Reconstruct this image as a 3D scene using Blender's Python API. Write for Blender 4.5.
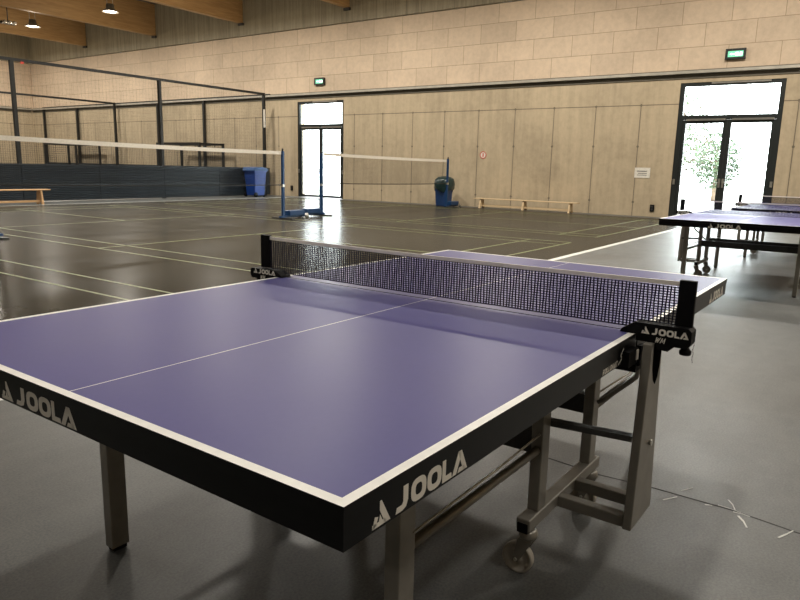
import bpy, bmesh, math, random
from mathutils import Vector, Matrix
random.seed(7)
S = bpy.context.scene
for o in list(bpy.data.objects): bpy.data.objects.remove(o)
C = S.collection
PI = math.pi

# ---------------------------------------------------------------- camera
cam = bpy.data.cameras.new('camera'); camo = bpy.data.objects.new('camera', cam); C.objects.link(camo)
r = Vector((0.57130821, -0.82042557, 0.02255707)); u = Vector((0.14501033, 0.12795411, 0.98112168)); f = Vector((0.80782358, 0.55725186, -0.19207142))
camo.matrix_world = Matrix(((r.x, u.x, -f.x, -0.67824937), (r.y, u.y, -f.y, -0.55592386), (r.z, u.z, -f.z, 1.2299857), (0, 0, 0, 1)))
cam.sensor_width = 36; cam.lens = 36 * 673.883 / 800; cam.clip_end = 300
S.camera = camo
# ---------------------------------------------------------------- world: hazy overexposed daylight
w = bpy.data.worlds.new('sky'); S.world = w; w.use_nodes = True
bg = w.node_tree.nodes['Background']; bg.inputs[0].default_value = (0.93, 0.97, 1.0, 1); bg.inputs[1].default_value = 21.0
# ---------------------------------------------------------------- hall lamps (a grid of round downlights under the ceiling)
LAMP_W = {-8.0: 62.0, -0.2: 78.0, 7.7: 250.0, 15.6: 325.0}
BEAM_Y = [4.85, 10.45, 16.05, 21.7, 27.5, 33.2]
LAMP_Y = [-3.6, 2.0, 7.6, 13.3, 18.9, 24.6, 30.4, 36.0]
LAMP_X = [-8.0, -0.2, 7.7, 15.6]
for ly in LAMP_Y:
    for lx in LAMP_X:
        d = bpy.data.lights.new('lamp_light', 'AREA'); d.shape = 'DISK'; d.size = 0.55; d.energy = LAMP_W[lx]; d.spread = math.radians(180 if lx > 10 else 135); d.color = (1.0, 0.945, 0.85)
        o = bpy.data.objects.new('lamp_light', d); o.location = (lx, ly, 6.87); C.objects.link(o)
        if lx > 0:   # light spilling sideways from the glass of the lamp
            d = bpy.data.lights.new('lamp_glow', 'POINT'); d.shadow_soft_size = .2; d.energy = 70.0 if lx > 10 else 40.0; d.color = (1.0, 0.86, 0.66)
            o = bpy.data.objects.new('lamp_glow', d); o.location = (lx, ly, 6.62); C.objects.link(o)
S.view_settings.view_transform = 'Standard'; S.view_settings.look = 'None'; S.view_settings.gamma = 1
S.view_settings.use_curve_mapping = False; S.view_settings.exposure = 0.0

# ---------------------------------------------------------------- materials
MATS = {}
class NT:
    def __init__(s, name):
        s.m = bpy.data.materials.new(name); s.m.use_nodes = True; s.t = s.m.node_tree; s.p = s.t.nodes['Principled BSDF']
    def n(s, ty, **kw):
        nd = s.t.nodes.new(ty)
        for k, v in kw.items():
            if k in nd.inputs.keys(): nd.inputs[k].default_value = v
            else: setattr(nd, k, v)
        return nd
    def l(s, a, b): s.t.links.new(a, b)
    def obj(s): return s.n('ShaderNodeTexCoord').outputs['Object']
    def noise(s, vec, scale, detail=4, rough=.55, dist=0.0):
        nd = s.n('ShaderNodeTexNoise'); nd.inputs['Scale'].default_value = scale; nd.inputs['Detail'].default_value = detail
        nd.inputs['Roughness'].default_value = rough; nd.inputs['Distortion'].default_value = dist
        if vec is not None: s.l(vec, nd.inputs['Vector'])
        return nd.outputs['Fac']
    def ramp(s, fac, stops):
        nd = s.n('ShaderNodeValToRGB'); e = nd.color_ramp.elements
        while len(e) < len(stops): e.new(0.5)
        for i, (p, c) in enumerate(stops): e[i].position = p; e[i].color = (*c, 1) if len(c) == 3 else c
        s.l(fac, nd.inputs[0]); return nd.outputs[0]
    def math(s, op, a, b=None, clamp=False):
        nd = s.n('ShaderNodeMath', operation=op); nd.use_clamp = clamp
        for i, v in enumerate((a, b)):
            if v is None: continue
            if isinstance(v, (int, float)): nd.inputs[i].default_value = v
            else: s.l(v, nd.inputs[i])
        return nd.outputs[0]
    def mix(s, fac, a, b, mode='MIX'):
        nd = s.n('ShaderNodeMix', data_type='RGBA', blend_type=mode)
        for i, v in ((0, fac), (6, a), (7, b)):
            if isinstance(v, (int, float)): nd.inputs[i].default_value = v
            elif isinstance(v, tuple): nd.inputs[i].default_value = (*v, 1)
            else: s.l(v, nd.inputs[i])
        return nd.outputs[2]
    def mapping(s, vec, scale):
        nd = s.n('ShaderNodeMapping'); nd.inputs['Scale'].default_value = scale; s.l(vec, nd.inputs[0]); return nd.outputs[0]
    def bump(s, h, strength=.3, dist=.01):
        nd = s.n('ShaderNodeBump'); nd.inputs['Strength'].default_value = strength; nd.inputs['Distance'].default_value = dist
        s.l(h, nd.inputs['Height']); s.l(nd.outputs[0], s.p.inputs['Normal'])
def simple(name, col, rough=.5, metal=0.0, var=.12, scale=30, spec=.5, bump=0):
    if name in MATS: return MATS[name]
    t = NT(name); n = t.noise(t.obj(), scale)
    a = tuple(c * (1 - var) for c in col); b = tuple(min(1, c * (1 + var)) for c in col)
    t.l(t.ramp(n, [(.3, a), (.7, b)]), t.p.inputs['Base Color'])
    t.p.inputs['Roughness'].default_value = rough; t.p.inputs['Metallic'].default_value = metal; t.p.inputs['Specular IOR Level'].default_value = spec
    if bump: t.bump(n, bump)
    MATS[name] = t.m; return t.m

def concrete(name, base, axis, kind):
    """kind: panel (joints and tie holes), block (running bond), board (vertical board marks)"""
    t = NT(name); v = t.obj()
    sx = t.n('ShaderNodeSeparateXYZ'); t.l(v, sx.inputs[0]); hx = sx.outputs['Y'] if axis == 'y' else sx.outputs['X']; z = sx.outputs['Z']
    n1 = t.noise(v, .5, 6, .6, .6); n2 = t.noise(v, 7, 5, .65); n3 = t.noise(t.mapping(v, (4, 4, .35)), 1.2, 4, .6)
    dark = tuple(c * (.62 if kind == 'panel' else .8) for c in base); lite = tuple(min(1, c * 1.12) for c in base)
    col = t.ramp(n1, [(.3, dark), (.5, base), (.72, lite)])
    col = t.mix(.45 if kind == 'panel' else .16, col, t.ramp(n3, [(.3, dark), (.65, lite)]))
    col = t.mix(.22, col, t.ramp(n2, [(.3, tuple(c * .6 for c in base)), (.6, lite)]))
    if kind == 'panel':
        cell = t.math('FRACT', t.math('DIVIDE', t.math('SUBTRACT', hx, 5.28 - 1.32 * 10), 1.32))
        cd = t.math('ABSOLUTE', t.math('SUBTRACT', cell, .5))                  # .5 at the joint
        wob = t.math('MULTIPLY', t.math('SUBTRACT', n2, .5), .012)
        vj = t.math('GREATER_THAN', t.math('ADD', cd, wob), .4915)
        below = t.math('LESS_THAN', z, 3.15); vj = t.math('MULTIPLY', vj, below)
        hj = t.math('LESS_THAN', t.math('ABSOLUTE', t.math('SUBTRACT', z, 3.16)), .012)
        j = t.math('MAXIMUM', vj, hj)
        # tie holes at z 0.35, 2.0 and 3.2 on every joint
        for hz in (.4, 2.0, 3.16):
            dx = t.math('MULTIPLY', t.math('SUBTRACT', .5, cd), 1.32); dz = t.math('SUBTRACT', z, hz)
            rr = t.math('SQRT', t.math('ADD', t.math('MULTIPLY', dx, dx), t.math('MULTIPLY', dz, dz)))
            j = t.math('MAXIMUM', j, t.math('LESS_THAN', rr, .035))
        soft = t.math('MULTIPLY', t.math('GREATER_THAN', t.math('ADD', cd, t.math('MULTIPLY', t.math('SUBTRACT', n3, .5), .08)), .47), below)
        col = t.mix(t.math('MULTIPLY', soft, .10), col, tuple(c * .45 for c in base))
        col = t.mix(t.math('MULTIPLY', j, .72), col, (.05, .042, .03))
    elif kind == 'block':
        cb = t.n('ShaderNodeCombineXYZ'); t.l(hx, cb.inputs[0]); t.l(t.math('SUBTRACT', z, 4.06), cb.inputs[1])
        b = t.n('ShaderNodeTexBrick'); t.l(cb.outputs[0], b.inputs['Vector']); b.offset = .5
        b.inputs['Scale'].default_value = 1; b.inputs['Brick Width'].default_value = 1.25; b.inputs['Row Height'].default_value = .6
        b.inputs['Mortar Size'].default_value = .009; b.inputs['Mortar Smooth'].default_value = .3; b.inputs['Bias'].default_value = 0
        b.inputs['Color1'].default_value = (.86, .86, .86, 1); b.inputs['Color2'].default_value = (1, 1, 1, 1); b.inputs['Mortar'].default_value = (.48, .44, .39, 1)
        col = t.mix(.9, col, b.outputs['Color'], 'MULTIPLY')
    else:
        n4 = t.noise(t.mapping(v, (5, 5, .2)), 2.0, 5, .7)
        col = t.mix(.55, col, t.ramp(n4, [(.35, tuple(c * .45 for c in base)), (.6, lite)]))
        n5 = t.math('GREATER_THAN', t.math('ABSOLUTE', t.math('SUBTRACT', t.math('FRACT', t.math('MULTIPLY', hx, 1.55)), .5)), .485)
        col = t.mix(t.math('MULTIPLY', n5, .35), col, (.05, .045, .035))
    t.l(col, t.p.inputs['Base Color']); t.p.inputs['Roughness'].default_value = .82
    t.bump(n2, .25, .01)
    return t.m
CB = (.50, .43, .33)
M_panel = concrete('concrete_panel_wall', (.49, .395, .265), 'y', 'panel')
M_block = concrete('concrete_block_wall', (.66, .52, .378), 'y', 'block')
M_band = concrete('concrete_board_wall', (.36, .315, .22), 'y', 'board')
M_panel_x = concrete('concrete_panel_side', (.49, .395, .265), 'x', 'panel')
M_block_x = concrete('concrete_block_side', (.66, .52, .378), 'x', 'block')
M_band_x = concrete('concrete_board_side', (.36, .315, .22), 'x', 'board')

def wood(name, c1, c2, rough=.45, sc=(1, 14, 14)):
    t = NT(name); v = t.mapping(t.obj(), sc); n = t.noise(v, 2.5, 5, .6, 1.2)
    t.l(t.ramp(n, [(.3, c1), (.7, c2)]), t.p.inputs['Base Color']); t.p.inputs['Roughness'].default_value = rough; return t.m
M_beam = wood('glulam_beam', (.42, .24, .095), (.60, .38, .175), .5, (.4, 6, 6))
M_bench = wood('bench_wood', (.52, .30, .13), (.72, .46, .24))
M_benchp = wood('pale_bench_wood', (.55, .40, .22), (.72, .55, .34), .5, (8, 1, 8))

def sportfloor():
    t = NT('sports_floor'); v = t.obj(); n = t.noise(v, .35, 5, .6, .8); n2 = t.noise(v, 6, 5, .6); n3 = t.noise(v, 1.3, 4)
    c = t.ramp(n, [(.3, (.030, .027, .020)), (.7, (.050, .044, .032))]); c = t.mix(.3, c, t.ramp(n2, [(.3, (.026, .023, .017)), (.7, (.066, .058, .042))]))
    nt = t.t; nt.nodes.remove(t.p); out = [x for x in nt.nodes if x.type == 'OUTPUT_MATERIAL'][0]
    df = nt.nodes.new('ShaderNodeBsdfDiffuse'); gl = nt.nodes.new('ShaderNodeBsdfGlossy'); fr = nt.nodes.new('ShaderNodeFresnel'); fr.inputs[0].default_value = 1.42; mx = nt.nodes.new('ShaderNodeMixShader')
    t.l(c, df.inputs[0]); t.l(t.ramp(n3, [(.3, (.19,) * 3), (.7, (.25,) * 3)]), gl.inputs['Roughness']); t.l(t.math('MULTIPLY', fr.outputs[0], .35), mx.inputs[0])
    t.l(df.outputs[0], mx.inputs[1]); t.l(gl.outputs[0], mx.inputs[2]); t.l(mx.outputs[0], out.inputs[0])
    return t.m
def greyfloor():
    t = NT('grey_rubber_floor'); v = t.obj(); n = t.noise(v, 1.1, 7, .65, 1.0); n2 = t.noise(v, 9, 6, .7); n3 = t.noise(v, 120, 2, .6); ns = t.noise(t.mapping(v, (1, 3.5, 1)), 2.0, 5, .65, .5)
    c = t.ramp(n, [(.36, (.030, .034, .036)), (.7, (.112, .114, .108))])
    c = t.mix(.35, c, t.ramp(ns, [(.3, (.036, .040, .041)), (.7, (.140, .140, .130))]))
    c = t.mix(.3, c, t.ramp(n2, [(.3, (.045, .05, .049)), (.7, (.150, .148, .138))]))
    c = t.mix(.25, c, t.ramp(n3, [(.35, (.045, .047, .047)), (.66, (.22, .215, .20))]))
    t.l(c, t.p.inputs['Base Color']); t.l(t.ramp(n, [(.3, (.38,) * 3), (.7, (.50,) * 3)]), t.p.inputs['Roughness']); t.bump(n3, .10, .003)
    return t.m
M_sport = sportfloor(); M_grey = greyfloor()
M_white_line = simple('white_floor_line', (.62, .62, .58), .4)
M_yel = simple('green_yellow_court_line', (.19, .21, .08), .4, var=.2, scale=3)
M_ceil = simple('dark_ceiling', (.16, .13, .10), .9)
M_black = simple('black_lacquer', (.0035, .0035, .004), .34, var=.3, spec=.2)
M_blackp = simple('black_plastic', (.005, .005, .0055), .55, var=.3, spec=.12)
M_slot = simple('dark_opening', (.004, .004, .004), .9, spec=0)
M_net = simple('net_cord', (.010, .009, .022), .8, var=.25, spec=.2)
M_tape = simple('white_net_tape', (.90, .84, .75), .6, var=.08)
M_tapew = simple('white_cloth_tape', (.78, .72, .62), .7, var=.08)
M_steel = simple('grey_painted_steel', (.25, .232, .20), .4, .4, .12, 14)
M_steeld = simple('dark_steel', (.045, .044, .042), .45, .4, .2)
M_zinc = simple('zinc_plated_steel', (.62, .60, .55), .3, .9)
M_tyre = simple('grey_castor_tread', (.36, .33, .28), .55)
M_logo = simple('white_print', (.84, .80, .72), .5, var=.05)
M_border = simple('white_table_line', (.88, .86, .80), .42, var=.06)
M_frame = simple('dark_green_grey_frame', (.022, .026, .025), .4, .2)
M_ledge = simple('galvanised_ledge', (.42, .39, .33), .45, .3, .15, 3)
M_ledge_shade = simple('ledge_painted_shade', (.13, .115, .085), .6)  # dark colour stands for the shadow above and below the ledge rail
M_blue = simple('blue_painted_steel', (.008, .045, .13), .35, .1, .15)
M_bin = simple('blue_bin_plastic', (.010, .045, .24), .35, 0, .12, 4)
M_binlid = simple('blue_lid_plastic', (.02, .07, .20), .3, 0, .1, 4)
M_bag = simple('dark_green_bin_bag', (.012, .035, .035), .3, 0, .4, 20, .6)
M_board = simple('slate_blue_board', (.026, .036, .047), .38, .1, .12, 2)
M_fence = simple('black_fence_steel', (.015, .015, .014), .5, .2)
M_paper = simple('white_paper', (.72, .68, .60), .8)
M_red = simple('red_plastic', (.55, .05, .03), .5)
M_paving = simple('pale_paving', (.62, .60, .55), .8, 0, .1, 2)
M_leaf = simple('green_leaf', (.038, .062, .029), .6, 0, .5, .8)
M_leafo = simple('orange_leaf', (.070, .042, .022), .6, 0, .4, .8)
M_bark = simple('grey_bark', (.14, .10, .07), .9, 0, .3, 6)
def tabletop_mat():
    t = NT('violet_blue_table_coating'); v = t.obj(); n = t.noise(v, 2.5, 5, .6); n2 = t.noise(v, 60, 3)
    c = t.ramp(n, [(.3, (.072, .068, .228)), (.7, (.085, .078, .250))]); c = t.mix(.15, c, t.ramp(n2, [(.3, (.068, .064, .215)), (.7, (.092, .084, .262))]))
    t.l(c, t.p.inputs['Base Color']); t.l(t.ramp(n, [(.3, (.40,) * 3), (.7, (.44,) * 3)]), t.p.inputs['Roughness']); t.p.inputs['Specular IOR Level'].default_value = .24; return t.m
M_top = tabletop_mat()
def emit(name, c, s):
    t = NT(name); t.p.inputs['Base Color'].default_value = (*c, 1); t.p.inputs['Emission Color'].default_value = (*c, 1); t.p.inputs['Emission Strength'].default_value = s
    n = t.noise(t.obj(), 5); t.l(t.ramp(n, [(.2, tuple(x * .95 for x in c)), (.8, c)]), t.p.inputs['Base Color']); return t.m
M_lamp = emit('glowing_lamp', (1, .86, .66), 9.0)
M_exitg = emit('exit_green', (.16, .55, .33), 1.2)
M_exitw = emit('exit_white', (.80, 1, .86), 2.4)
def glass():
    t = NT('door_glass'); nt = t.t; nt.nodes.remove(t.p)
    out = [n for n in nt.nodes if n.type == 'OUTPUT_MATERIAL'][0]
    tr = nt.nodes.new('ShaderNodeBsdfTransparent'); tr.inputs[0].default_value = (.93, .96, .95, 1); gl = nt.nodes.new('ShaderNodeBsdfGlossy'); gl.inputs['Roughness'].default_value = .03
    fr = nt.nodes.new('ShaderNodeFresnel'); fr.inputs[0].default_value = 1.45; mx = nt.nodes.new('ShaderNodeMixShader')
    nt.links.new(fr.outputs[0], mx.inputs[0]); nt.links.new(tr.outputs[0], mx.inputs[1]); nt.links.new(gl.outputs[0], mx.inputs[2]); nt.links.new(mx.outputs[0], out.inputs[0]); return t.m
M_glass = glass()

# ---------------------------------------------------------------- mesh builder
class MB:
    def __init__(s): s.v = []; s.f = []; s.mi = []; s.sm = []
    def add(s, vs, fs, mi=0, smooth=False):
        b = len(s.v); s.v += [tuple(p) for p in vs]
        for q in fs: s.f.append(tuple(b + i for i in q)); s.mi.append(mi); s.sm.append(smooth)
        return s
    def box(s, x0, x1, y0, y1, z0, z1, mi=0):
        vs = [(x, y, z) for z in (z0, z1) for y in (y0, y1) for x in (x0, x1)]
        return s.add(vs, [(0, 2, 3, 1), (4, 5, 7, 6), (0, 1, 5, 4), (2, 6, 7, 3), (0, 4, 6, 2), (1, 3, 7, 5)], mi)
    def bar(s, a, b, w, h, up=(0, 0, 1), mi=0):          # rectangular bar between two points
        a = Vector(a); b = Vector(b); d = (b - a).normalized(); sd = d.cross(Vector(up))
        if sd.length < 1e-5: sd = d.cross(Vector((1, 0, 0)))
        sd.normalize(); up2 = sd.cross(d); vs = []
        for p in (a, b):
            for i, j in ((-1, -1), (1, -1), (1, 1), (-1, 1)): vs.append(p + sd * i * w / 2 + up2 * j * h / 2)
        return s.add(vs, [(0, 3, 2, 1), (4, 5, 6, 7), (0, 1, 5, 4), (1, 2, 6, 5), (2, 3, 7, 6), (3, 0, 4, 7)], mi)
    def tube(s, pts, rad, n=10, mi=0):
        pts = [Vector(p) for p in pts]; rs = rad if isinstance(rad, (list, tuple)) else [rad] * len(pts); vs = []; ref = None
        for i, p in enumerate(pts):
            d = (pts[min(i + 1, len(pts) - 1)] - pts[max(i - 1, 0)]).normalized()
            if ref is None: ref = d.orthogonal().normalized()
            sd = (ref - d * ref.dot(d)).normalized(); ref = sd; up = d.cross(sd)
            for k in range(n): a = 2 * PI * k / n; vs.append(p + (sd * math.cos(a) + up * math.sin(a)) * rs[i])
        fs = []
        for i in range(len(pts) - 1):
            for k in range(n): fs.append((i * n + k, i * n + (k + 1) % n, (i + 1) * n + (k + 1) % n, (i + 1) * n + k))
        s.add(vs, fs, mi, True); m = len(pts) - 1
        b = len(s.v) - len(vs)
        s.f += [tuple(b + k for k in reversed(range(n))), tuple(b + m * n + k for k in range(n))]; s.mi += [mi, mi]; s.sm += [False, False]
        return s
    def prism(s, pts, d, mi=0):                           # planar polygon (3D points) pushed along d
        n = len(pts); d = Vector(d); vs = [Vector(p) for p in pts] + [Vector(p) + d for p in pts]
        return s.add(vs, [tuple(reversed(range(n))), tuple(range(n, 2 * n))] + [(i, (i + 1) % n, n + (i + 1) % n, n + i) for i in range(n)], mi)
    def lathe(s, prof, c, axis='z', n=24, mi=0):         # (radius, height) profile
        vs = []
        for rr, h in prof:
            for k in range(n):
                a = 2 * PI * k / n; x, y = rr * math.cos(a), rr * math.sin(a)
                p = {'z': (x, y, h), 'x': (h, x, y), 'y': (x, h, y)}[axis]; vs.append((p[0] + c[0], p[1] + c[1], p[2] + c[2]))
        fs = []
        for i in range(len(prof) - 1):
            for k in range(n): fs.append((i * n + k, i * n + (k + 1) % n, (i + 1) * n + (k + 1) % n, (i + 1) * n + k))
        b = len(s.v); s.add(vs, fs, mi, True); s.f += [tuple(b + k for k in reversed(range(n))), tuple(b + (len(prof) - 1) * n + k for k in range(n))]; s.mi += [mi] * 2; s.sm += [False] * 2
        return s
    def build(s, name, mats, parent=None, org=(0, 0, 0), bevel=0, fix=True):
        me = bpy.data.meshes.new(name); ox, oy, oz = org
        me.from_pydata([(x - ox, y - oy, z - oz) for x, y, z in s.v], [], s.f)
        mats = mats if isinstance(mats, (list, tuple)) else [mats]
        for m in mats: me.materials.append(m)
        me.polygons.foreach_set('material_index', s.mi); me.polygons.foreach_set('use_smooth', s.sm)
        if fix:
            bm = bmesh.new(); bm.from_mesh(me); bmesh.ops.recalc_face_normals(bm, faces=bm.faces); bm.to_mesh(me); bm.free()
        me.update()
        o = bpy.data.objects.new(name, me); C.objects.link(o)
        if parent is not None: o.parent = parent
        if bevel:
            b = o.modifiers.new('bevel', 'BEVEL'); b.width = bevel; b.segments = 2; b.limit_method = 'ANGLE'; b.angle_limit = 0.7
        return o
def tag(o, label=None, cat=None, group=None, kind=None):
    if label: o['label'] = label
    if cat: o['category'] = cat
    if group: o['group'] = group
    if kind: o['kind'] = kind
    return o
def empty(name, loc, rz=0):
    o = bpy.data.objects.new(name, None); o.empty_display_size = .1; C.objects.link(o); o.location = loc; o.rotation_euler = (0, 0, rz); return o
def struct(o): o['kind'] = 'structure'; return o
KIDS = {}
def copy_tree(o, parent=None):
    c = o.copy(); C.objects.link(c)
    if parent is not None: c.parent = parent
    for ch in list(o.children): copy_tree(ch, c)
    return c

# ---------------------------------------------------------------- hall shell
XW = 19.8; YL = 39.0; YR = -7.0; XB = -14.0; ZC = 8.3
D1 = (16.37, 18.75); D2 = (1.66, 4.25); DH = 3.72
def wall_with_doors(z0, z1, doors, x0=XW, x1=XW + .42):
    m = MB(); ys = [YR - .4]
    for a, b in doors: ys += [a, b]
    ys.append(YL + .4)
    for i in range(0, len(ys), 2): m.box(x0, x1, ys[i], ys[i + 1], z0, z1)
    return m
low = wall_with_doors(0, DH, [D2, D1]); low.box(XW, XW + .42, YR - .4, YL + .4, DH, 4.0)
wb = struct(low.build('wall_back', M_panel))
up = MB().box(XW + .03, XW + .42, YR - .4, YL + .4, 4.0, 6.44); up.build('concrete_block_face', M_block, wb)
bd = MB().box(XW - .06, XW + .42, YR - .4, YL + .4, 6.46, ZC); bd.build('concrete_header', M_band, wb)
wl = struct(MB().box(XB, XW, YL, YL + .4, 0, 4.0).build('wall_left', M_panel_x))
MB().box(XB, XW, YL + .03, YL + .4, 4.0, 6.44).build('concrete_block_face', M_block_x, wl)
MB().box(XB, XW - .06, YL - .06, YL + .4, 6.46, ZC).build('concrete_header', M_band_x, wl)
struct(MB().box(XB, XW, YR - .4, YR, 0, ZC).build('wall_right', M_panel_x))
struct(MB().box(XB - .4, XB, YR - .4, YL + .4, 0, ZC).build('wall_front', M_panel))
struct(MB().box(XB - .4, XW + .42, YR - .4, YL + .4, ZC, ZC + .3).build('ceiling', M_ceil))
# floor: grey rubber all round, glossy sports floor in the middle
SX0, SX1, SY0, SY1 = -9.0, 19.15, 3.12, 18.35
g = MB(); g.box(XB, XW + .42, YR, SY0, -.1, 0).box(XB, XW + .42, SY1, YL, -.1, 0).box(XB, SX0, SY0, SY1, -.1, 0).box(SX1, XW + .42, SY0, SY1, -.1, 0)
flo = struct(g.build('floor', M_grey))
spf = MB().box(SX0, SX1, SY0, SY1, -.1, 0).build('sports_floor', M_sport, flo)
MB().box(SX0, SX1, SY0 - .10, SY0, 0, .002).build('border_line', M_white_line, flo)
MB().box(SX0, SX1, SY1, SY1 + .06, 0, .002).build('border_line', M_white_line, flo)
def line(x0, x1, y0, y1): MB().box(x0, x1, y0, y1, 0, .0015).build('court_line', M_yel, spf)
LW = .035; YA, YB = 3.76, 17.16; YM = 10.5
for x0 in (-2.79, 4.78, 12.24):
    x1 = x0 + 6.1; h = LW / 2
    for x in (x0, x0 + .46 if x0 > 0 else x0 + .46, x1, x1 - .46): line(x - h, x + h, YA, YB)
    for y in (YA, YA + .76, YB - .76, YB, YM - 1.98, YM + 1.98): line(x0, x1, y - h, y + h)
    xm = x0 + 3.05
    line(xm - h, xm + h, YA, YM - 1.98); line(xm - h, xm + h, YM + 1.98, YB)
# one more pair of long lines left of the first full court
# seam and pale scratches in the rubber
sm = MB()
for a, b in (((1.99, .62), (1.975, .482)), ((1.975, .482), (1.948, .228)), ((1.948, .228), (1.964, .03)), ((1.964, .03), (1.959, -.28)), ((1.959, -.28), (1.923, -.479)), ((1.923, -.479), (1.91, -.8)), ((1.99, .62), (1.99, 3.0)), ((1.91, -.8), (1.92, -3.5))):
    sm.bar((*a, .0006), (*b, .0006), .006, .001)
sm.build('floor_seam', simple('seam_dark', (.02, .02, .018), .7), flo)
for a, b, wd in (((1.882, -.04), (1.942, -.078), .006), ((2.005, -.078), (2.062, -.111), .004), ((2.038, -.244), (1.967, -.279), .006), ((1.924, -.296), (1.849, -.336), .009), ((1.841, -.435), (1.927, -.473), .007), ((1.94, -.179), (1.948, -.203), .006), ((1.946, -.276), (1.943, -.333), .005), ((1.968, -.22), (1.955, -.30), .004)):
    mm = ((a[0] + b[0]) / 2 + .004, (a[1] + b[1]) / 2 - .003)
    MB().bar((*a, .0012), (*mm, .0012), wd, .0008).bar((*mm, .0012), (*b, .0012), wd * .7, .0008).build('scratch_mark', M_white_line, flo)
# roof beams
for i, y in enumerate(BEAM_Y):
    b = struct(MB().box(XB, XW - .08, y - .0, y + .22, 6.95, ZC).build('trim_%d' % (i + 1), M_beam))
    MB().box(XW - .14, XW - .06, y - .03, y + .25, 6.86, 6.95).build('steel_shoe', M_steeld, b)
# ledge along the back and left wall; dark back strip paints the rail's shade
for nm, a in (('trim_8', 'b'), ('trim_9', 'l')):
    if a == 'b':
        L = struct(MB().box(XW - .03, XW - .001, YR, YL, 3.83, 4.06).build(nm, M_ledge_shade)); MB().box(XW - .16, XW - .03, YR, YL, 3.95, 4.02).build('ledge_rail', M_ledge, L)
    else:
        L = struct(MB().box(XB, XW - .17, YL - .03, YL - .001, 3.83, 4.06).build(nm, M_ledge_shade)); MB().box(XB, XW - .17, YL - .16, YL - .03, 3.95, 4.02).build('ledge_rail', M_ledge, L)
# outside
struct(MB().box(XW + .42, 70, -40, 70, -.12, -.02).build('ground', M_paving))

# doors
def door(name, y0, y1):
    t = .125 if y0 < 5 else .10; x0, x1 = XW + .02, XW + .12; zt = 2.72
    m = MB().box(x0, x1, y0, y0 + t, 0, DH).box(x0, x1, y1 - t, y1, 0, DH).box(x0, x1, y0 + t, y1 - t, DH - .10, DH).box(x0, x1, y0 + t, y1 - t, zt, zt + .13)
    d = struct(m.build(name, M_frame))
    MB().box(x0 + .04, x0 + .052, y0 + t, y1 - t, zt + .13, DH - .10).build('transom_pane', M_glass, d)
    MB().box(x0 - .02, x0, y0 + .35, y1 - .8, DH - .05, DH - .01).build('ventilation_strip', M_zinc, d)
    ym = (y0 + y1) / 2
    for s_, a, b in ((-1, y0 + t, ym - .0005), (1, ym + .0005, y1 - t)):
        fw = .105 if y0 < 5 else .085
        lf = MB().box(x0 + .02, x1 - .02, a + .0005, a + fw, .01, zt - .005).box(x0 + .02, x1 - .02, b - fw, b - .0005, .01, zt - .005).box(x0 + .02, x1 - .02, a + fw, b - fw, .01, .10).box(x0 + .02, x1 - .02, a + fw, b - fw, zt - .09, zt - .005).build('door_leaf', M_frame, d)
        MB().box(x0 + .045, x0 + .055, a + fw, b - fw, .10, zt - .09).build('glass_pane', M_glass, lf)
        hy = (ym + s_ * .045)
        MB().box(x0 - .01, x0 + .02, hy - .025, hy + .025, .90, 1.14).tube([(x0 - .01, hy, 1.03), (x0 - .05, hy, 1.03), (x0 - .05, hy + s_ * .13, 1.03)], .011).build('door_handle', M_zinc, lf)
        MB().box(x0 - .03, x0, a + .05, b - .12, zt - .02, zt + .03).build('door_closer', M_zinc, d)
        he = y0 + t / 2 if s_ < 0 else y1 - t / 2
        MB().box(x0 - .02, x0, he - .03, he + .03, .95, 1.10).build('hinge', M_zinc, d)
    return d
door('door_2', *D2); door('door_1', *D1)
# ---------------------------------------------------------------- exit signs
def exit_sign(y, z, w_, h_, label):
    x1 = XW + .028; x0 = x1 - .09; r_ = empty('exit_sign', (x1, y, z))
    o = (x1, y, z)
    m = MB(); t = .05 * w_ / .42
    m.box(x0, x1, y - w_ / 2, y + w_ / 2, z - h_ / 2, z - h_ / 2 + t).box(x0, x1, y - w_ / 2, y + w_ / 2, z + h_ / 2 - t, z + h_ / 2).box(x0, x1, y - w_ / 2, y - w_ / 2 + t, z - h_ / 2 + t, z + h_ / 2 - t).box(x0, x1, y + w_ / 2 - t, y + w_ / 2, z - h_ / 2 + t, z + h_ / 2 - t)
    m.build('housing', M_frame, r_, o)
    p = MB().box(x0 + .02, x1, y - w_ / 2 + t, y + w_ / 2 - t, z - h_ / 2 + t, z + h_ / 2 - t).build('panel', M_exitg, r_, o)
    iw = w_ / 2 - t * 1.5; ih = h_ / 2 - t * 1.6; xx = x0 + .018
    # white door field with arrow and running figure beside it
    q = MB().box(xx, xx + .004, y - iw, y + iw * .0, z - ih, z + ih)
    q.prism([(xx, y + iw * .95, z), (xx, y + iw * .55, z + ih * .7), (xx, y + iw * .55, z + ih * .25), (xx, y + iw * .02, z + ih * .25), (xx, y + iw * .02, z - ih * .25), (xx, y + iw * .55, z - ih * .25), (xx, y + iw * .55, z - ih * .7)], (.004, 0, 0))
    q.build('pictogram', M_exitw, p, o)
    g2 = MB(); yc = y - iw * .55; x2 = xx - .003
    g2.lathe([(.018 * w_ / .42, 0), (.018 * w_ / .42, .003)], (x2, yc, z + ih * .62), 'x', 12)
    k = ih
    for a, b in (((0, .4), (.02, -.15)), ((0, .3), (.35, .1)), ((0, .3), (-.35, .15)), ((.02, -.15), (.35, -.5)), ((.35, -.5), (.3, -.9)), ((.02, -.15), (-.3, -.45)), ((-.3, -.45), (-.6, -.5))):
        g2.bar((x2 + .0015, yc + a[0] * k, z + a[1] * k), (x2 + .0015, yc + b[0] * k, z + b[1] * k), .003, .018, (1, 0, 0))
    g2.build('running_figure', M_exitg, p, o)
    tag(r_, label, 'exit sign')
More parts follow.
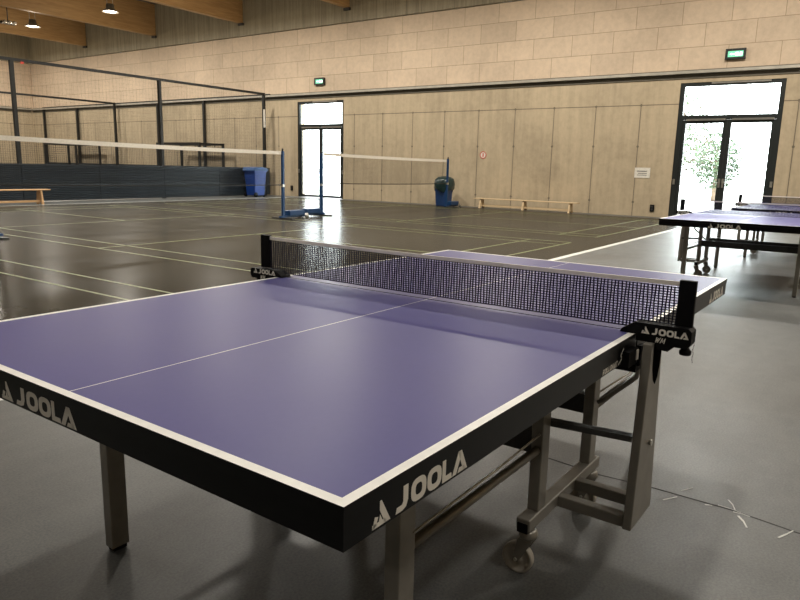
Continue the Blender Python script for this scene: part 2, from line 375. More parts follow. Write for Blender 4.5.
exit_sign(2.93, 4.40, .49, .27, 'green running figure exit sign above the right glass door')
exit_sign(17.56, 4.44, .49, .27, 'small exit sign above the far left glass door')
# wall bits
t = tag(MB().box(XW - .012, XW, 4.86, 5.30, 1.11, 1.40).build('paper_notice', M_paper), 'white paper notice on the concrete wall left of the right door', 'notice')
MB().box(XW - .0135, XW - .012, 4.95, 5.24, 1.29, 1.31).box(XW - .0135, XW - .012, 4.95, 5.20, 1.23, 1.245).box(XW - .0135, XW - .012, 4.95, 5.22, 1.18, 1.195).build('printed_lines', M_steeld, t)
for y, z, lb in ((4.71, .25, 'black wall socket on the concrete left of the right door'), (19.08, .33, 'black wall socket on the concrete left of the far door')):
    so = tag(MB().box(XW - .03, XW, y - .06, y + .06, z - .1, z + .1).build('wall_socket', M_blackp, bevel=.004), lb, 'socket')
    MB().lathe([(.03, 0), (.034, .004)], (XW - .034, y, z - .04), 'x', 16).lathe([(.03, 0), (.034, .004)], (XW - .034, y, z + .04), 'x', 16).build('socket_face', M_steeld, so)
rs = tag(MB().lathe([(.12, 0), (.12, .006)], (XW - .006, 10.33, 1.72), 'x', 28).build('round_sign', M_paper), 'small round sign with red ring on the wall above the long bench', 'sign')
ring = MB(); n = 28
for k in range(n):
    a, b = 2 * PI * k / n, 2 * PI * (k + 1) / n; P = lambda an, rr: (XW - .008, 10.33 + rr * math.cos(an), 1.72 + rr * math.sin(an))
    ring.prism([P(a, .095), P(b, .095), P(b, .12), P(a, .12)], (.002, 0, 0))
ring.box(XW - .008, XW - .006, 10.31, 10.35, 1.66, 1.78); ring.build('red_ring', M_red, rs)

# ---------------------------------------------------------------- pendant lamps in view
def lamp(x, y, z, label):
    o = (x, y, ZC); r_ = empty('ceiling_lamp', o)
    MB().tube([(x - .12, y, ZC), (x - .12, y, z + .12)], .012).tube([(x + .12, y, ZC), (x + .12, y, z + .12)], .012).build('suspension_rod', M_zinc, r_, o)
    MB().lathe([(.10, .30), (.14, .28), (.16, .12), (.30, .03), (.31, 0), (.28, .0), (.27, .04), (.14, .11), (.0, .12)], (x, y, z), 'z', 28).build('reflector', M_zinc, r_, o)
    MB().lathe([(.02, .10), (.13, .09), (.20, .055), (.24, .03), (.20, .012), (.02, .01)], (x, y, z), 'z', 24).build('bulb', M_lamp, r_, o)
    tag(r_, label, 'lamp')
lamp(15.6, 24.6, 6.9, 'glowing round ceiling lamp in front of the middle roof beam')
lamp(15.6, 30.4, 6.9, 'ceiling lamp at far left between the two leftmost roof beams')
# projector like box hanging by the left lamp
bx = empty('ceiling_spotlight_bracket', (14.9, 31.1, ZC)); o = (14.9, 31.1, ZC)
MB().box(14.6, 15.2, 31.0, 31.25, 6.95, 7.05).tube([(14.9, 31.1, 7.05), (14.9, 31.1, ZC)], .02).build('bracket', M_steeld, bx, o)
for k in range(3): MB().lathe([(.05, 0), (.075, .02), (.075, .14), (.06, .15)], (14.68 + .2 * k, 30.98 - .15, 7.0), 'y', 16).build('spotlight_head', M_zinc, bx, o)
tag(bx, 'row of three small white spotlights on a bracket at far left', 'spotlight')

# ---------------------------------------------------------------- ball cage fences
def net_grid(m, axis, c, a0, a1, z0, z1, sp, wd):
    n = int((a1 - a0) / sp); k = int((z1 - z0) / sp)
    for i in range(n + 1):
        a = a0 + (a1 - a0) * i / n
        if axis == 'x': m.box(a - wd / 2, a + wd / 2, c - wd / 2, c + wd / 2, z0, z1)
        else: m.box(c - wd / 2, c + wd / 2, a - wd / 2, a + wd / 2, z0, z1)
    for i in range(k + 1):
        z = z0 + (z1 - z0) * i / k
        if axis == 'x': m.box(a0, a1, c - wd / 2, c + wd / 2, z - wd / 2, z + wd / 2)
        else: m.box(c - wd / 2, c + wd / 2, a0, a1, z - wd / 2, z + wd / 2)
def cage_fence(axis, c, a0, posts, H, label, boards=True, bsp=2.425):
    a1 = posts[-1]; P = (lambda a, b, z: (a, b, z)) if axis == 'x' else (lambda a, b, z: (b, a, z))
    o = P(a0, c, 0); r_ = empty('cage_fence', o)
    def bx(m, s0, s1, d0, d1, z0, z1, mi=0):
        if axis == 'x': m.box(s0, s1, c + d0, c + d1, z0, z1, mi)
        else: m.box(c + d0, c + d1, s0, s1, z0, z1, mi)
        return m
    for p in posts: bx(MB(), p - .05, p + .05, .0, .10, 0, H).build('post', M_fence, r_, o)
    bx(MB(), a0, a1 + .05, .01, .09, H, H + .08).build('top_rail', M_fence, r_, o)
    zb = 1.08 if boards else .05
    m = MB(); net_grid(m, axis, c + .02, a0, a1, zb + .03, H, .12, .0015); m.build('netting', M_fence, r_, o, fix=False)
    if boards:
        bx(MB(), a0, a1 + .05, -.045, .0, 1.06, 1.11).build('hand_rail', M_board, r_, o)
        s = posts[-1]; n = 0
        while s > a0 + .1:
            s0 = max(a0, s - bsp); m = MB()
            bx(m, s0 + .008, s - .008, -.02, 0, .03, 1.06)
            for half in ((.04, .52), (.56, 1.05)):
                k = 9; hh = (half[1] - half[0]) / k
                for i in range(k):
                    z0 = half[0] + i * hh
                    if axis == 'x': m.prism([(s0 + .01, c - .02, z0), (s0 + .01, c - .045, z0 + .012), (s0 + .01, c - .045, z0 + hh - .018), (s0 + .01, c - .02, z0 + hh - .006)], (s - s0 - .02, 0, 0))
                    else: m.prism([(c - .02, s0 + .01, z0), (c - .045, s0 + .01, z0 + .012), (c - .045, s0 + .01, z0 + hh - .018), (c - .02, s0 + .01, z0 + hh - .006)], (0, s - s0 - .02, 0))
            m.build('board_panel', M_board, r_, o); s -= bsp
    tag(r_, label, 'fence'); return r_
F1 = cage_fence('x', 19.85, 0.0, [4.53, 9.38, 14.235, 19.08], 3.96, 'tall black netted cage fence with slatted dark blue boards along the court')
MB().box(9.62, 9.70, 19.82, 19.86, 3.90, 3.96).build('red_tag', M_red, F1, (0, 19.85, 0))
MB().box(19.00, 19.06, 19.80, 19.846, 2.7, 3.4).build('pale_strip', M_paper, F1, (0, 19.85, 0))
cage_fence('y', 19.66, 20.2, [24.31, 27.6, 34.46, 37.76], 4.0, 'black netted fence with posts standing along the back concrete wall', True, 3.3)
cage_fence('x', 30.75, 6.0, [19.54], 4.0, 'far netted fence crossing the cage from the back wall', False)

# goals inside the cage
def goal(y0, y1, x0, x1, label):
    o = (x0, y0, 0); r_ = empty('goal', o); t = .09; H = 2.0
    m = MB()
    for (x, tt) in ((x0, t),):
        m.box(x - t / 2, x + t / 2, y0 - t / 2, y0 + t / 2, 0, H).box(x - t / 2, x + t / 2, y1 - t / 2, y1 + t / 2, 0, H).box(x - t / 2, x + t / 2, y0 - t / 2, y1 + t / 2, H, H + t)
    m.build('front_frame', M_fence, r_, o)
    m = MB().box(x1 - t / 2, x1 + t / 2, y0 + .0 - t / 2, y0 + t / 2, 0, H).box(x1 - t / 2, x1 + t / 2, y1 - t / 2, y1 + t / 2, 0, H).box(x1 - t / 2, x1 + t / 2, y0 - t / 2, y1 + t / 2, H, H + t)
    for y in (y0, y1): m.box(x0 + t / 2, x1 - t / 2, y - t / 2, y + t / 2, H + .01, H + t - .01)
    m.build('rear_frame', M_fence, r_, o)
    m = MB(); net_grid(m, 'y', x1 + .0, y0 + .05, y1 - .05, .03, H, .10, .005)
    for yy in (y0, y1): net_grid(m, 'x', yy, x0 + .05, x1 - .05, .03, H, .10, .005)
    m.build('goal_net', M_fence, r_, o, fix=False)
    tag(r_, label, 'goal')
goal(22.7, 25.5, 18.1, 19.35, 'black framed goal behind the fence, nearer the blue bin')
goal(32.0, 34.9, 18.1, 19.35, 'black framed goal behind the fence at far left')

# ---------------------------------------------------------------- wheelie bin and bagged bin
def bin_body(m, cx, cy, w0, d0, w1, d1, h, z0=.06):
    vs = []
    for (w_, d_, z) in ((w0, d0, z0), (w1, d1, h)):
        vs += [(cx - w_ / 2, cy - d_ / 2, z), (cx + w_ / 2, cy - d_ / 2, z), (cx + w_ / 2, cy + d_ / 2, z), (cx - w_ / 2, cy + d_ / 2, z)]
    m.add(vs, [(3, 2, 1, 0), (4, 5, 6, 7), (0, 1, 5, 4), (1, 2, 6, 5), (2, 3, 7, 6), (3, 0, 4, 7)])
    return m
cx, cy = 18.05, 19.36; o = (cx, cy, 0); r_ = empty('wheeled_bin', o)
bin_body(MB(), cx, cy, .50, .46, .62, .60, 1.0, .05).build('body', M_bin, r_, o, .02)
MB().box(cx - .34, cx + .34, cy - .32, cy + .32, .96, 1.0).build('rim', M_bin, r_, o, .01)
MB().prism([(cx - .36, cy - .34, 1.0), (cx + .40, cy - .34, 1.0), (cx + .32, cy - .34, 1.10), (cx + .05, cy - .34, 1.15), (cx - .30, cy - .34, 1.13)], (0, .68, 0)).build('lid', M_binlid, r_, o, .015)
for s_ in (-1, 1): MB().lathe([(.02, -.02), (.09, -.02), (.09, .02), (.02, .02)], (cx - .25, cy + s_ * .28, .09), 'y', 20).build('wheel', M_blackp, r_, o)
for s_ in (-1, 1): MB().bar((cx + .25, cy + s_ * .2, 0), (cx + .25, cy + s_ * .2, .06), .06, .06).build('foot', M_blackp, r_, o)
tag(r_, 'blue wheeled bin with domed lid at the end of the blue boards', 'bin')
cx, cy = 19.15, 11.42; o = (cx, cy, 0); r_ = empty('waste_bin', o)
bin_body(MB(), cx, cy, .40, .38, .48, .46, .80, 0.0).build('body', simple('deep_blue_plastic', (.010, .04, .13), .4), r_, o, .02)
bm_ = MB(); prof = []
n = 20; rings = [(.30, .52), (.33, .60), (.345, .74), (.33, .84), (.30, .90), (.20, .96), (.06, .99)]
rnd = random.Random(3); vs = []
for rr, z in rings:
    for k in range(n):
        a = 2 * PI * k / n; q = rr * (1 + .07 * math.sin(5 * a + z * 9) + rnd.uniform(-.04, .04)); vs.append((cx + q * math.cos(a), cy + q * math.sin(a), z + rnd.uniform(-.02, .02) + (.04 * math.sin(3 * a) if z < .55 else 0)))
fs = [(i * n + k, i * n + (k + 1) % n, (i + 1) * n + (k + 1) % n, (i + 1) * n + k) for i in range(len(rings) - 1) for k in range(n)] + [tuple((len(rings) - 1) * n + k for k in range(n))]
bm_.add(vs, fs, 0, True); bm_.build('bin_bag', M_bag, r_, o)
tag(r_, 'blue waste bin covered by a crumpled dark green bag beside the far net post', 'bin')

# ---------------------------------------------------------------- badminton nets and posts
def badminton_post(x, y, d, label, base_len=.68):
    """d: direction in which the weighted base points"""
    o = (x, y, 0); r_ = empty('badminton_post', o)
    MB().box(x - .03, x + .03, y - .03, y + .03, .05, 1.55).build('upright', M_blue, r_, o, .004)
    MB().box(x - .034, x + .034, y - .034, y + .034, .74, .80).build('collar', M_zinc, r_, o)
    MB().lathe([(.022, 0), (.022, .06)], (x, y, 1.55), 'z', 14).tube([(x + d * .03, y, 1.46), (x + d * .05, y, 1.46), (x + d * .05, y, 1.52)], .01).build('cord_pulley', M_steeld, r_, o)
    b = MB().box(x - .10 if d > 0 else x - base_len, x + base_len if d > 0 else x + .10, y - .04, y + .04, .03, .07).build('base_bar', M_blue, r_, o)
    MB().box(x - .05, x + .05, y - .33, y + .33, .0, .03).build('foot_bar', M_steeld, r_, o)
    xa, xb = sorted((x + d * .12, x + d * (base_len - .05)))
    MB().box(xa, xb, y - .10, y + .10, .07, .19).build('ballast_box', M_blue, r_, o, .012)
    for s_ in (-1, 1): MB().lathe([(.015, -.02), (.05, -.02), (.05, .02), (.015, .02)], (x + d * base_len, y + s_ * .12, .05), 'y', 18).build('wheel', M_zinc, r_, o)
    tag(r_, label, 'post', None); return r_
NY = 10.75
badminton_post(4.42, NY, -1, 'blue post base of the nearer badminton net cut by the left edge', .55)
badminton_post(10.78, 10.72, 1, 'blue badminton post with ballast base at the right end of the left net')
badminton_post(12.38, 10.95, -1, 'blue badminton post in front of the left glass door')
badminton_post(18.45, 10.88, 1, 'blue badminton post standing beside the bagged bin')
def badminton_net(x0, x1, y, label, zl=1.55, zr=1.55):
    o = (x0, y, 0); r_ = empty('badminton_net', (x0, y, 0)); sag = .015
    zt = lambda x: zl + (zr - zl) * (x - x0) / (x1 - x0) - sag * 4 * (x - x0) * (x1 - x) / (x1 - x0) ** 2
    N = 24; xs = [x0 + (x1 - x0) * i / N for i in range(N + 1)]
    m = MB()
    for i in range(N):
        a, b = xs[i], xs[i + 1]
        m.add([(a, y - .004, zt(a) - .075), (b, y - .004, zt(b) - .075), (b, y - .004, zt(b)), (a, y - .004, zt(a)), (a, y + .004, zt(a) - .075), (b, y + .004, zt(b) - .075), (b, y + .004, zt(b)), (a, y + .004, zt(a))], [(0, 1, 2, 3), (7, 6, 5, 4), (3, 2, 6, 7), (0, 4, 5, 1)])
    m.build('top_tape', M_tapew, r_, o)
    m = MB(); st = .035; n = int((x1 - x0) / st); wd = .0022
    for i in range(n + 1):
        a = x0 + (x1 - x0) * i / n; m.box(a - wd / 2, a + wd / 2, y - wd / 2, y + wd / 2, zt(a) - .76, zt(a) - .07)
    for k in range(1, 20):
        for i in range(N):
            a, b = xs[i], xs[i + 1]; dz = .07 + .69 * k / 20; m.bar((a, y, zt(a) - dz), (b, y, zt(b) - dz), wd, wd)
    m.build('net_mesh', M_fence, r_, o, fix=False)
    m = MB()
    for i in range(N):
        a, b = xs[i], xs[i + 1]; m.bar((a, y, zt(a) - .765), (b, y, zt(b) - .765), .022, .022)
    m.build('bottom_cord', M_fence, r_, o)
    tag(r_, label, 'net')
badminton_net(4.46, 10.744, 10.73, 'badminton net with white tape stretched across the left half of the hall', 1.595, 1.55)
badminton_net(12.424, 18.404, 10.915, 'badminton net with white tape between the post by the glass door and the bagged bin', 1.57, 1.53)

# ---------------------------------------------------------------- gym benches
def bench(ax, x, y, L, label, mat, n_legs, sh=.32, over=.25):
    """ax 'x' or 'y': running direction, from (x, y)"""
    o = (x, y, 0); r_ = empty('gym_bench', o)
    def B(m, s0, s1, c0, c1, z0, z1):
        return m.box(x + s0, x + s1, y + c0, y + c1, z0, z1) if ax == 'x' else m.box(x + c0, x + c1, y + s0, y + s1, z0, z1)
    B(MB(), 0, L, -.13, .13, sh - .03, sh).build('seat', mat, r_, o, .006)
    B(MB(), over, L - over, -.03, .03, .055, .115).build('balance_beam', mat, r_, o, .004)
    for i in range(n_legs):
        s = over + (L - 2 * over) * i / (n_legs - 1)
        m = MB()
        def pr(p): 
            pts = [((x + s - .025, y + c, z) if ax == 'x' else (x + c, y + s - .025, z)) for c, z in p]
            m.prism(pts, (.05, 0, 0) if ax == 'x' else (0, .05, 0))
        pr([(-.10, sh - .03), (-.17, 0), (-.09, 0), (-.06, .055), (.06, .055), (.09, 0), (.17, 0), (.10, sh - .03)])
        m.build('leg', mat, r_, o)
    tag(r_, label, 'bench')
bench('y', 19.32, 6.75, 3.55, 'long low pale wooden gym bench by the concrete wall behind the courts', M_benchp, 3)
bench('x', 5.95, 18.75, 3.6, 'orange wooden gym bench in front of the dark boards at left', M_bench, 3, .42)

# ---------------------------------------------------------------- table tennis table
L_, W_, H_ = 2.74, 1.525, .76
def glyph(ch):
    R = []
    if ch == '@':   # emblem: triangle with a gap in its left stroke
        R = [[(.40, 1.0), (.50, 1.0), (1.0, 0), (.70, 0), (.40, .62)], [(0, 0), (.72, 0), (.72, .18), (0, .18)], [(0, 0), (.14, .46), (.32, .40), (.20, .1)], [(.36, .18), (.55, .18), (.42, .46)]]
    elif ch == 'A':
        R = [[(-.04, 0), (.24, 0), (.54, .66), (.50, 1.0), (.38, 1.0)], [(.38, 1.0), (.62, 1.0), (1.06, 0), (.76, 0), (.44, .78)], [(.36, 0), (.90, 0), (.84, .22), (.46, .22)]]
    elif ch == 'J':
        R = [[(.52, 1), (.86, 1), (.86, .36), (.52, .36)], [(0, 0), (.46, 0), (.72, .08), (.86, .36), (.52, .36), (.44, .25), (.08, .25)]]
    elif ch == 'L':
        R = [[(0, 1), (.34, 1), (.34, 0), (0, 0)], [(.34, 0), (1, 0), (.92, .25), (.34, .25)]]
    elif ch == 'O':
        n = 20
        for k in range(n):
            a, b = 2 * PI * k / n, 2 * PI * (k + 1) / n
            def P(an, rx, ry):
                c, s = math.cos(an), math.sin(an); e = .72
                return (.5 + rx * math.copysign(abs(c) ** e, c), .5 + ry * math.copysign(abs(s) ** e, s))
            R.append([P(a, .22, .25), P(a, .5, .5), P(b, .5, .5), P(b, .22, .25)])
    elif ch == 'W':
        R = [[(0, 1), (.22, 1), (.30, 0), (.12, 0)], [(.12, 0), (.30, 0), (.54, .9), (.42, .9)], [(.42, .9), (.54, .9), (.66, 0), (.50, 0)], [(.50, 0), (.68, 0), (.98, 1), (.78, 1)]]
    elif ch == 'M':
        R = [[(0, 0), (.2, 0), (.28, 1), (.1, 1)], [(.1, 1), (.28, 1), (.52, .15), (.42, .15)], [(.42, .15), (.52, .15), (.9, 1), (.72, 1)], [(.72, 1), (.9, 1), (.98, 0), (.78, 0)]]
    elif ch == 'R':
        R = [[(0, 0), (.22, 0), (.22, 1), (0, 1)], [(.22, 1), (.8, 1), (.8, .82), (.22, .82)], [(.62, .82), (.8, .82), (.8, .45), (.62, .45)], [(.22, .6), (.8, .6), (.8, .42), (.22, .42)], [(.4, .42), (.62, .42), (.95, 0), (.7, 0)]]
    elif ch == 'T':
        R = [[(0, 1), (.9, 1), (.9, .8), (0, .8)], [(.35, .8), (.58, .8), (.58, 0), (.35, 0)]]
    elif ch == 'E':
        R = [[(0, 0), (.22, 0), (.22, 1), (0, 1)]] + [[(.2, a), (.8, a), (.8, a + .17), (.2, a + .17)] for a in (0, .42, .83)]
    return R
WID = {'@': 1.0, 'A': 1.2, 'J': .98, 'O': 1.12, 'L': .80, 'W': 1.0, 'M': 1.0, 'R': .95, 'T': .9, 'E': .8, ' ': .35}
def lettering(m, text, o, sd, td, nd, width, height, gap=.07, slant=0.0, arr=.0004):
    o, sd, td, nd = Vector(o), Vector(sd), Vector(td), Vector(nd)
    tot = sum(WID[c] for c in text) + gap * (len(text) - 1); k = width / tot; x = 0
    for c in text:
        for poly in glyph(c):
            pts = []
            for (a, b) in poly:
                s = (x + a * WID[c]) * k + slant * b * height; pts.append(o + sd * s + td * (b * height))
            m.prism(pts, nd * arr)
        x += WID[c] + gap
def make_table():
    r_ = empty('table_tennis_table', (0, 0, 0)); G = .005; uc = L_ / 2; bw = .02
    for half, (u0, u1) in enumerate(((0, uc - G), (uc + G, L_))):
        # top board: violet field, white borders and centre line as faces of one mesh
        us = [u0, u0 + bw, u1] if half == 0 else [u0, u1 - bw, u1]
        vs_ = [0, bw, W_ / 2 - .0015, W_ / 2 + .0015, W_ - bw, W_]
        m = MB()
        for i in range(2):
            for j in range(5):
                white = j in (0, 2, 4) or (i == 0 and half == 0) or (i == 1 and half == 1)
                m.add([(us[i], vs_[j], H_), (us[i + 1], vs_[j], H_), (us[i + 1], vs_[j + 1], H_), (us[i], vs_[j + 1], H_)], [(0, 1, 2, 3)], 1 if white else 0)
        m.add([(u0, 0, .738), (u1, 0, .738), (u1, W_, .738), (u0, W_, .738)], [(3, 2, 1, 0)], 2)
        for a, b in (((u0, 0), (u1, 0)), ((u1, 0), (u1, W_)), ((u1, W_), (u0, W_)), ((u0, W_), (u0, 0))):
            m.add([(*a, .738), (*b, .738), (*b, H_), (*a, H_)], [(0, 1, 2, 3)], 2)
        m.build('tabletop', [M_top, M_border, M_black], r_, fix=False)
        # apron: black rim a hair inside the board
        e = .0015; zb, zt = .688, .7375; tk = .035
        ap = MB().box(u0 + e, u1 - e, e, e + tk, zb, zt).box(u0 + e, u1 - e, W_ - e - tk, W_ - e, zb, zt)
        ue = (u0 + e, u0 + e + tk) if half == 0 else (u1 - e - tk, u1 - e); ap.box(*ue, e + tk, W_ - e - tk, zb, zt)
        # inner steel stretcher under the board
        ui = (u1 - .05, u1 - .02) if half == 0 else (u0 + .02, u0 + .05); ap.box(*ui, e + tk, W_ - e - tk, zb + .01, zt)
        A = ap.build('apron', M_black, r_)
        q = MB()
        for vv, sd, nd in ((e, (1, 0, 0), (0, -1, 0)), (W_ - e, (-1, 0, 0), (0, 1, 0))):
            if half == 0: st = .068 if vv < .5 else .346
            else: st = 2.394 if vv < .5 else 2.672
            a_ = st
            lettering(q, '@', (a_, vv, .6925), sd, (0, 0, 1), nd, .046, .041)
            q.build('emblem', M_logo, A); q = MB()
            a_ += .060 * sd[0]
            lettering(q, 'JOOLA', (a_, vv, .6925), sd, (0, 0, 1), nd, .220, .041)
            q.build('logo', M_logo, A, fix=True); q = MB()
        if half == 0: xe, sd, nd, st = e, (0, -1, 0), (-1, 0, 0), 1.028
        else: xe, sd, nd, st = L_ - e, (0, 1, 0), (1, 0, 0), .497
        lettering(q, '@', (xe, st, .6925), sd, (0, 0, 1), nd, .052, .043)
        q.build('emblem', M_logo, A); q = MB()
        lettering(q, 'JOOLA', (xe, st + .068 * sd[1], .6925), sd, (0, 0, 1), nd, .247, .043)
        q.build('logo', M_logo, A, fix=True)
        # small model lettering near the net, stroke figure after it
        q = MB()
        if half == 0:
            lettering(q, 'ROLLOMAT', (1.075, e, .691), (1, 0, 0), (0, 0, 1), (0, -1, 0), .12, .016, .16, .25)
            for a, b in (((1.205, .693), (1.235, .705)), ((1.235, .705), (1.222, .716)), ((1.222, .716), (1.245, .733)), ((1.235, .705), (1.258, .692)), ((1.245, .715), (1.262, .722))):
                q.bar((a[0], e - .0003, a[1]), (b[0], e - .0003, b[1]), .0006, .0035, (0, 0, 1))
        else:
            lettering(q, 'ROLLOMAT', (1.66, W_ - e, .691), (-1, 0, 0), (0, 0, 1), (0, 1, 0), .12, .016, .16, .25)
        q.build('model_lettering', M_logo, A)
    # legs near both ends
    for s_, ul in ((1, .43), (-1, L_ - .43)):
        for vl in (.203, W_ - .203):
            lg = MB().box(ul - .030, ul + .030, vl - .020, vl + .020, .012, .7375).build('leg', M_steel, r_, bevel=.003)
            MB().box(ul - .022, ul + .022, vl - .016, vl + .016, 0, .02).build('foot', M_blackp, lg)
            MB().lathe([(.008, -.004), (.008, .004)], (ul + .0, vl - .022 if vl < .7 else vl + .022, .64), 'y', 12).build('bolt', M_zinc, lg)
            up_ = 1.155 if s_ > 0 else L_ - 1.155
            MB().tube([(ul + s_ * .02, vl, .405), (up_ - s_ * .02, vl, .40)], .013, 12).build('leg_brace', M_steel, r_)
            MB().tube([(ul + s_ * .02, vl - .02, .45), (up_ - s_ * .3, vl - .02, .455), (up_ - s_ * .02, vl - .01, .455)], .003, 6).build('brace_cable', M_zinc, r_)
    # undercarriage
    for side in (0, 1):
        V = (lambda v: v) if side == 0 else (lambda v: W_ - v)
        def vb(m, u0, u1, v0, v1, z0, z1, mi=0):
            a, b = sorted((V(v0), V(v1))); return m.box(u0, u1, a, b, z0, z1, mi)
        # outer trapezoid upright with a dark slot near its top
        pts = [(1.268, V(-.060), .165), (1.476, V(-.060), .165), (1.425, V(-.060), .741), (1.312, V(-.060), .741)]
        U = MB().prism(pts, (0, V(-.033) - V(-.060), 0)).build('upright', M_steel, r_, bevel=.003)
        sl = MB().prism([(1.330, V(-.0615), .739), (1.418, V(-.0615), .739), (1.412, V(-.0615), .66), (1.396, V(-.0615), .622), (1.376, V(-.0615), .606), (1.356, V(-.0615), .622), (1.338, V(-.0615), .66)], (0, V(-.059) - V(-.0615), 0)).build('slot', M_slot, U)
        MB().lathe([(.010, -.004), (.008, .004)], (1.385, V(-.064), .415), 'y', 14).build('bolt', M_zinc, U)
        # mounting block under the board
        vb(MB(), 1.232, 1.315, -.02, .06, .680, .726).build('latch_block', M_blackp, r_)
        vb(MB(), 1.296, 1.310, -.024, -.0205, .692, .722).build('white_lever', M_logo, r_)
        # castor beam and posts
        vb(MB(), 1.07, 1.67, .18, .225, .163, .203).build('castor_beam', M_steel, r_, bevel=.004)
        for up_ in (1.165, 1.60):
            vb(MB(), up_ - .028, up_ + .028, .185, .222, .203, .7375).build('post', M_steel, r_, bevel=.003)
            vb(MB(), up_ - .02, up_ + .02, .222, W_ / 2, .385, .455).build('cross_beam', M_steeld, r_)
        # two bars from upright to castor beam
        for a in (1.30, 1.445): vb(MB(), a - .018, a + .018, -.031, .182, .163, .200).build('lower_bar', M_steel, r_, bevel=.003)
        MB().bar((1.21, V(.20), .472), (1.285, V(-.034), .455), .03, .018).build('upper_link', M_steeld, r_)
        # bent release handles
        for s_, ub in ((1, 1.60),):
            c_ = 1.37; k = .19
            MB().tube([(ub, V(.18), .43), (ub, V(.16), .445), (c_ + s_ * k, V(.06), .545), (c_ + s_ * k, V(.045), .56), (c_ + s_ * k, V(.04), .60), (c_ + s_ * k, V(.04), .70)], .008, 10).build('release_handle', M_steel, r_)
        # castors
        for uc_, dv in ((1.112, .03), (1.635, .02)):
            vc = V(.2); cz = .05
            cs = MB().lathe([(.020, .155), (.026, .15), (.030, .135), (.026, .125), (.012, .12)], (uc_, vc, 0), 'z', 20)
            vw = V(.2 + dv); sg = 1 if vw > vc else -1
            for q_ in (-.019, .019):
                x_ = uc_ + q_ - .0015
                cs.prism([(x_, vc - sg * .022, .125), (x_, vc + sg * .026, .125), (x_, vw + sg * .012, .042), (x_, vw - sg * .008, .042)], (.003, 0, 0))
            K = cs.build('castor_fork', M_steel, r_)
            MB().lathe([(.006, -.012), (.016, -.012), (.018, -.006), (.041, -.006), (.043, -.012), (.049, -.011), (.050, -.006), (.050, .006), (.049, .011), (.043, .012), (.041, .006), (.018, .006), (.016, .012), (.006, .012)], (uc_, vw, .05), 'x', 32).build('castor_wheel', M_tyre, K)
            MB().tube([(uc_ - .024, vw, .05), (uc_ + .024, vw, .05)], .006, 10).build('axle', M_zinc, K)
        vb(MB(), 1.066, 1.072, .186, .219, .16, .19).build('beam_cap', M_blackp, r_)
    return r_
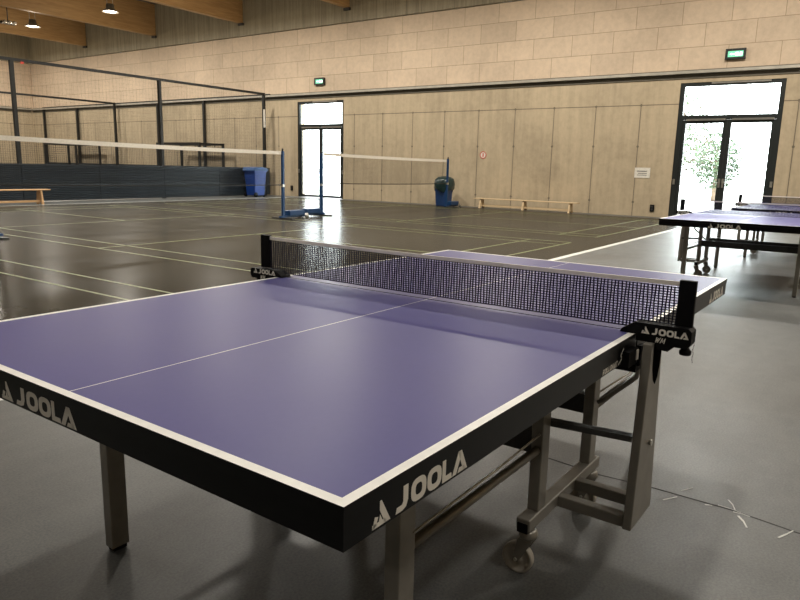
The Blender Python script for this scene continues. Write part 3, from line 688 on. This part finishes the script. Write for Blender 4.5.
def make_net():
    o = (L_ / 2, W_ / 2, H_); r_ = empty('table_tennis_net', o); uc = L_ / 2; zt = .926
    v0, v1 = -.105, 1.590
    m = MB()
    for i in range(12):
        a = v0 + (v1 - v0) * i / 12; b = v0 + (v1 - v0) * (i + 1) / 12
        sg = lambda v: zt - .004 * (1 - ((v - .742) / .85) ** 2)
        m.add([(uc - .003, a, sg(a) - .0125), (uc + .003, a, sg(a) - .0125), (uc + .003, a, sg(a)), (uc - .003, a, sg(a)), (uc - .003, b, sg(b) - .0125), (uc + .003, b, sg(b) - .0125), (uc + .003, b, sg(b)), (uc - .003, b, sg(b))], [(0, 4, 7, 3), (1, 2, 6, 5), (3, 7, 6, 2), (0, 1, 5, 4)])
    m.build('top_tape', M_tape, r_, o)
    m = MB(); n = 154; z0 = .775; rnd = random.Random(5); wv, wh = .0034, .0023
    for i in range(n + 1):
        v = v0 + (v1 - v0) * i / n; zs = 5; last = None
        for k in range(zs + 1):
            z = z0 + (zt - .016 - z0) * k / zs; p = (uc, v + .0012 * math.sin(i * 1.7 + k * 1.3), z)
            if last: m.bar(last, p, wv, wv, (0, 1, 0))
            last = p
    rows = 17
    for k in range(rows + 1):
        z = z0 + (zt - .018 - z0) * k / rows
        for i in range(20):
            a = v0 + (v1 - v0) * i / 20; b = v0 + (v1 - v0) * (i + 1) / 20; m.bar((uc, a, z + .0007 * math.sin(i * 2.1 + k)), (uc, b, z + .0007 * math.sin((i + 1) * 2.1 + k)), wh, wh if k else .004)
    m.build('net_mesh', M_net, r_, o, fix=False)
    for side in (0, 1):
        V = (lambda v: v) if side == 0 else (lambda v: W_ - v * .95)
        Zc = (lambda z: z) if side == 0 else (lambda z: .7612 + (z - .7612) * .72)
        def vbx(m, u0, u1, a, b, z0, z1): a, b = sorted((V(a), V(b))); return m.box(u0, u1, a, b, z0, z1)
        k_ = 0 if side == 0 else .018                     # the left post sits a little nearer the table
        vbx(MB(), uc - .008, uc + .010, -.152 + k_ * 1.7, -.105 + k_ * 2.2, .790, .932).build('net_post', M_blackp, r_, o, .003)
        prof = [(.045, .7612), (.040, .772), (.0, .797), (-.150, .797), (-.159, .788), (-.159, .752), (-.150, .738), (-.115, .738), (-.098, .722), (-.068, .724), (-.062, .742), (-.004, .742), (-.004, .7612)]
        K = MB().prism([(uc - .036, V(v), Zc(z)) for v, z in prof], (.054, 0, 0)).build('clamp', M_blackp, r_, o)
        vbx(MB(), uc - .03, uc + .03, -.01, .05, .640, .664).build('clamp_jaw', M_blackp, K, o)
        vbx(MB(), uc - .02, uc + .02, -.018, -.006, .66, .722).build('clamp_arm', M_blackp, K, o)
        MB().lathe([(.006, .714), (.015, .714), (.017, .718), (.017, .726), (.012, .731), (.008, .74)], (uc - .005, V(-.140), 0), 'z', 18).build('clamp_knob', M_blackp, K, o)
        q = MB(); st = -.019 if side == 0 else 1.655
        lettering(q, '@', (uc - .0362, st, .766), (0, -1, 0), (0, 0, 1), (-1, 0, 0), .024, .021)
        lettering(q, 'JOOLA', (uc - .0362, st - .030, .766), (0, -1, 0), (0, 0, 1), (-1, 0, 0), .102, .020)
        lettering(q, 'WM', (uc - .0362, st - .040, .744), (0, -1, 0), (0, 0, 1), (-1, 0, 0), .028, .016, .1, .3)
        q.build('clamp_logo', M_logo, K, o)
    m = MB(); zz = .795; vv = -.163; i = 0
    while zz > .695:
        m.lathe([(.0006, -.0016), (.0018, 0), (.0006, .0016)], (uc - .015, vv + .001 * math.sin(i), zz), 'z', 6); zz -= .0042; i += 1
    m.build('tension_chain', M_steeld, r_, o)
    return r_
def place(o, loc, rz): o.location = loc; o.rotation_euler = (0, 0, rz)
def net_loc(tl, rz):
    c, s = math.cos(rz), math.sin(rz); a, b = L_ / 2, W_ / 2
    return (tl[0] + c * a - s * b, tl[1] + s * a + c * b, H_)
T0 = make_table(); N0 = make_net(); RZ = -0.01646533
place(T0, (0, 0, 0), RZ); place(N0, net_loc((0, 0, 0), RZ), RZ)
tag(T0, 'large violet blue table tennis table with black rim standing nearest in front', 'table', 'table tennis tables')
tag(N0, 'dark mesh net with white tape clamped across the nearest violet table', 'net', 'table tennis nets')
for loc, rz, tl, nl in (((6.92, -.205, 0), -.012, 'table tennis table standing behind the nearest one, in front of the right glass door', 'thin table net clamped on the middle table in front of the right glass door'),
                        ((10.43, -.36, 0), 0.0, 'farthest table tennis table, mostly hidden behind the middle one', 'table net on the farthest table, before the right edge of the glass door')):
    t = copy_tree(T0); place(t, loc, rz); t['label'] = tl
    n = copy_tree(N0); place(n, net_loc(loc, rz), rz); n['label'] = nl

# ---------------------------------------------------------------- trees outside the glass door
def tree(x, y, h, rad, mats, label, seed, trunk=1.2):
    o = (x, y, 0); r_ = empty('garden_tree', (x, y, -.02)); rnd = random.Random(seed)
    m = MB().tube([(x, y, -.02), (x + .05, y, h * .3), (x - .05, y + .05, h * .6), (x, y, h * .85)], [.12, .09, .06, .02], 10)
    for k in range(9):
        a = rnd.uniform(0, 2 * PI); z = h * rnd.uniform(.3, .8); ln = rad * rnd.uniform(.4, .8); m.tube([(x, y, z - .2), (x + ln * .5 * math.cos(a), y + ln * .5 * math.sin(a), z + .1), (x + ln * math.cos(a), y + ln * math.sin(a), z + .45)], [.04, .025, .01], 6)
    m.build('trunk', M_bark, r_, (x, y, -.02))
    m = MB()
    for k in range(3600):
        while True:
            p = Vector((rnd.uniform(-1, 1), rnd.uniform(-1, 1), rnd.uniform(-1, 1)))
            if .35 < p.length < 1: break
        q = Vector((x + p.x * rad, y + p.y * rad, trunk + (h - trunk) * (.5 + .5 * p.z)))
        a = Vector((rnd.gauss(0, 1), rnd.gauss(0, 1), rnd.gauss(0, 1))).normalized(); b = a.orthogonal().normalized(); s = rnd.uniform(.05, .11)
        m.add([q - a * s, q + b * s * .5, q + a * s, q - b * s * .5], [(0, 1, 2, 3)], 0 if rnd.random() < .8 else 1)
    m.build('foliage', mats, r_, (x, y, -.02), fix=False)
    tag(r_, label, 'tree')
tree(31.0, 7.0, 5.0, 1.6, [M_leaf, M_leafo], 'pale green tree with orange leaves seen through the left pane of the right glass door', 1, .6)
tree(36.0, 6.0, 3.4, 1.2, [M_leaf, M_leaf], 'low green tree seen through the middle of the right glass door', 2, .4)
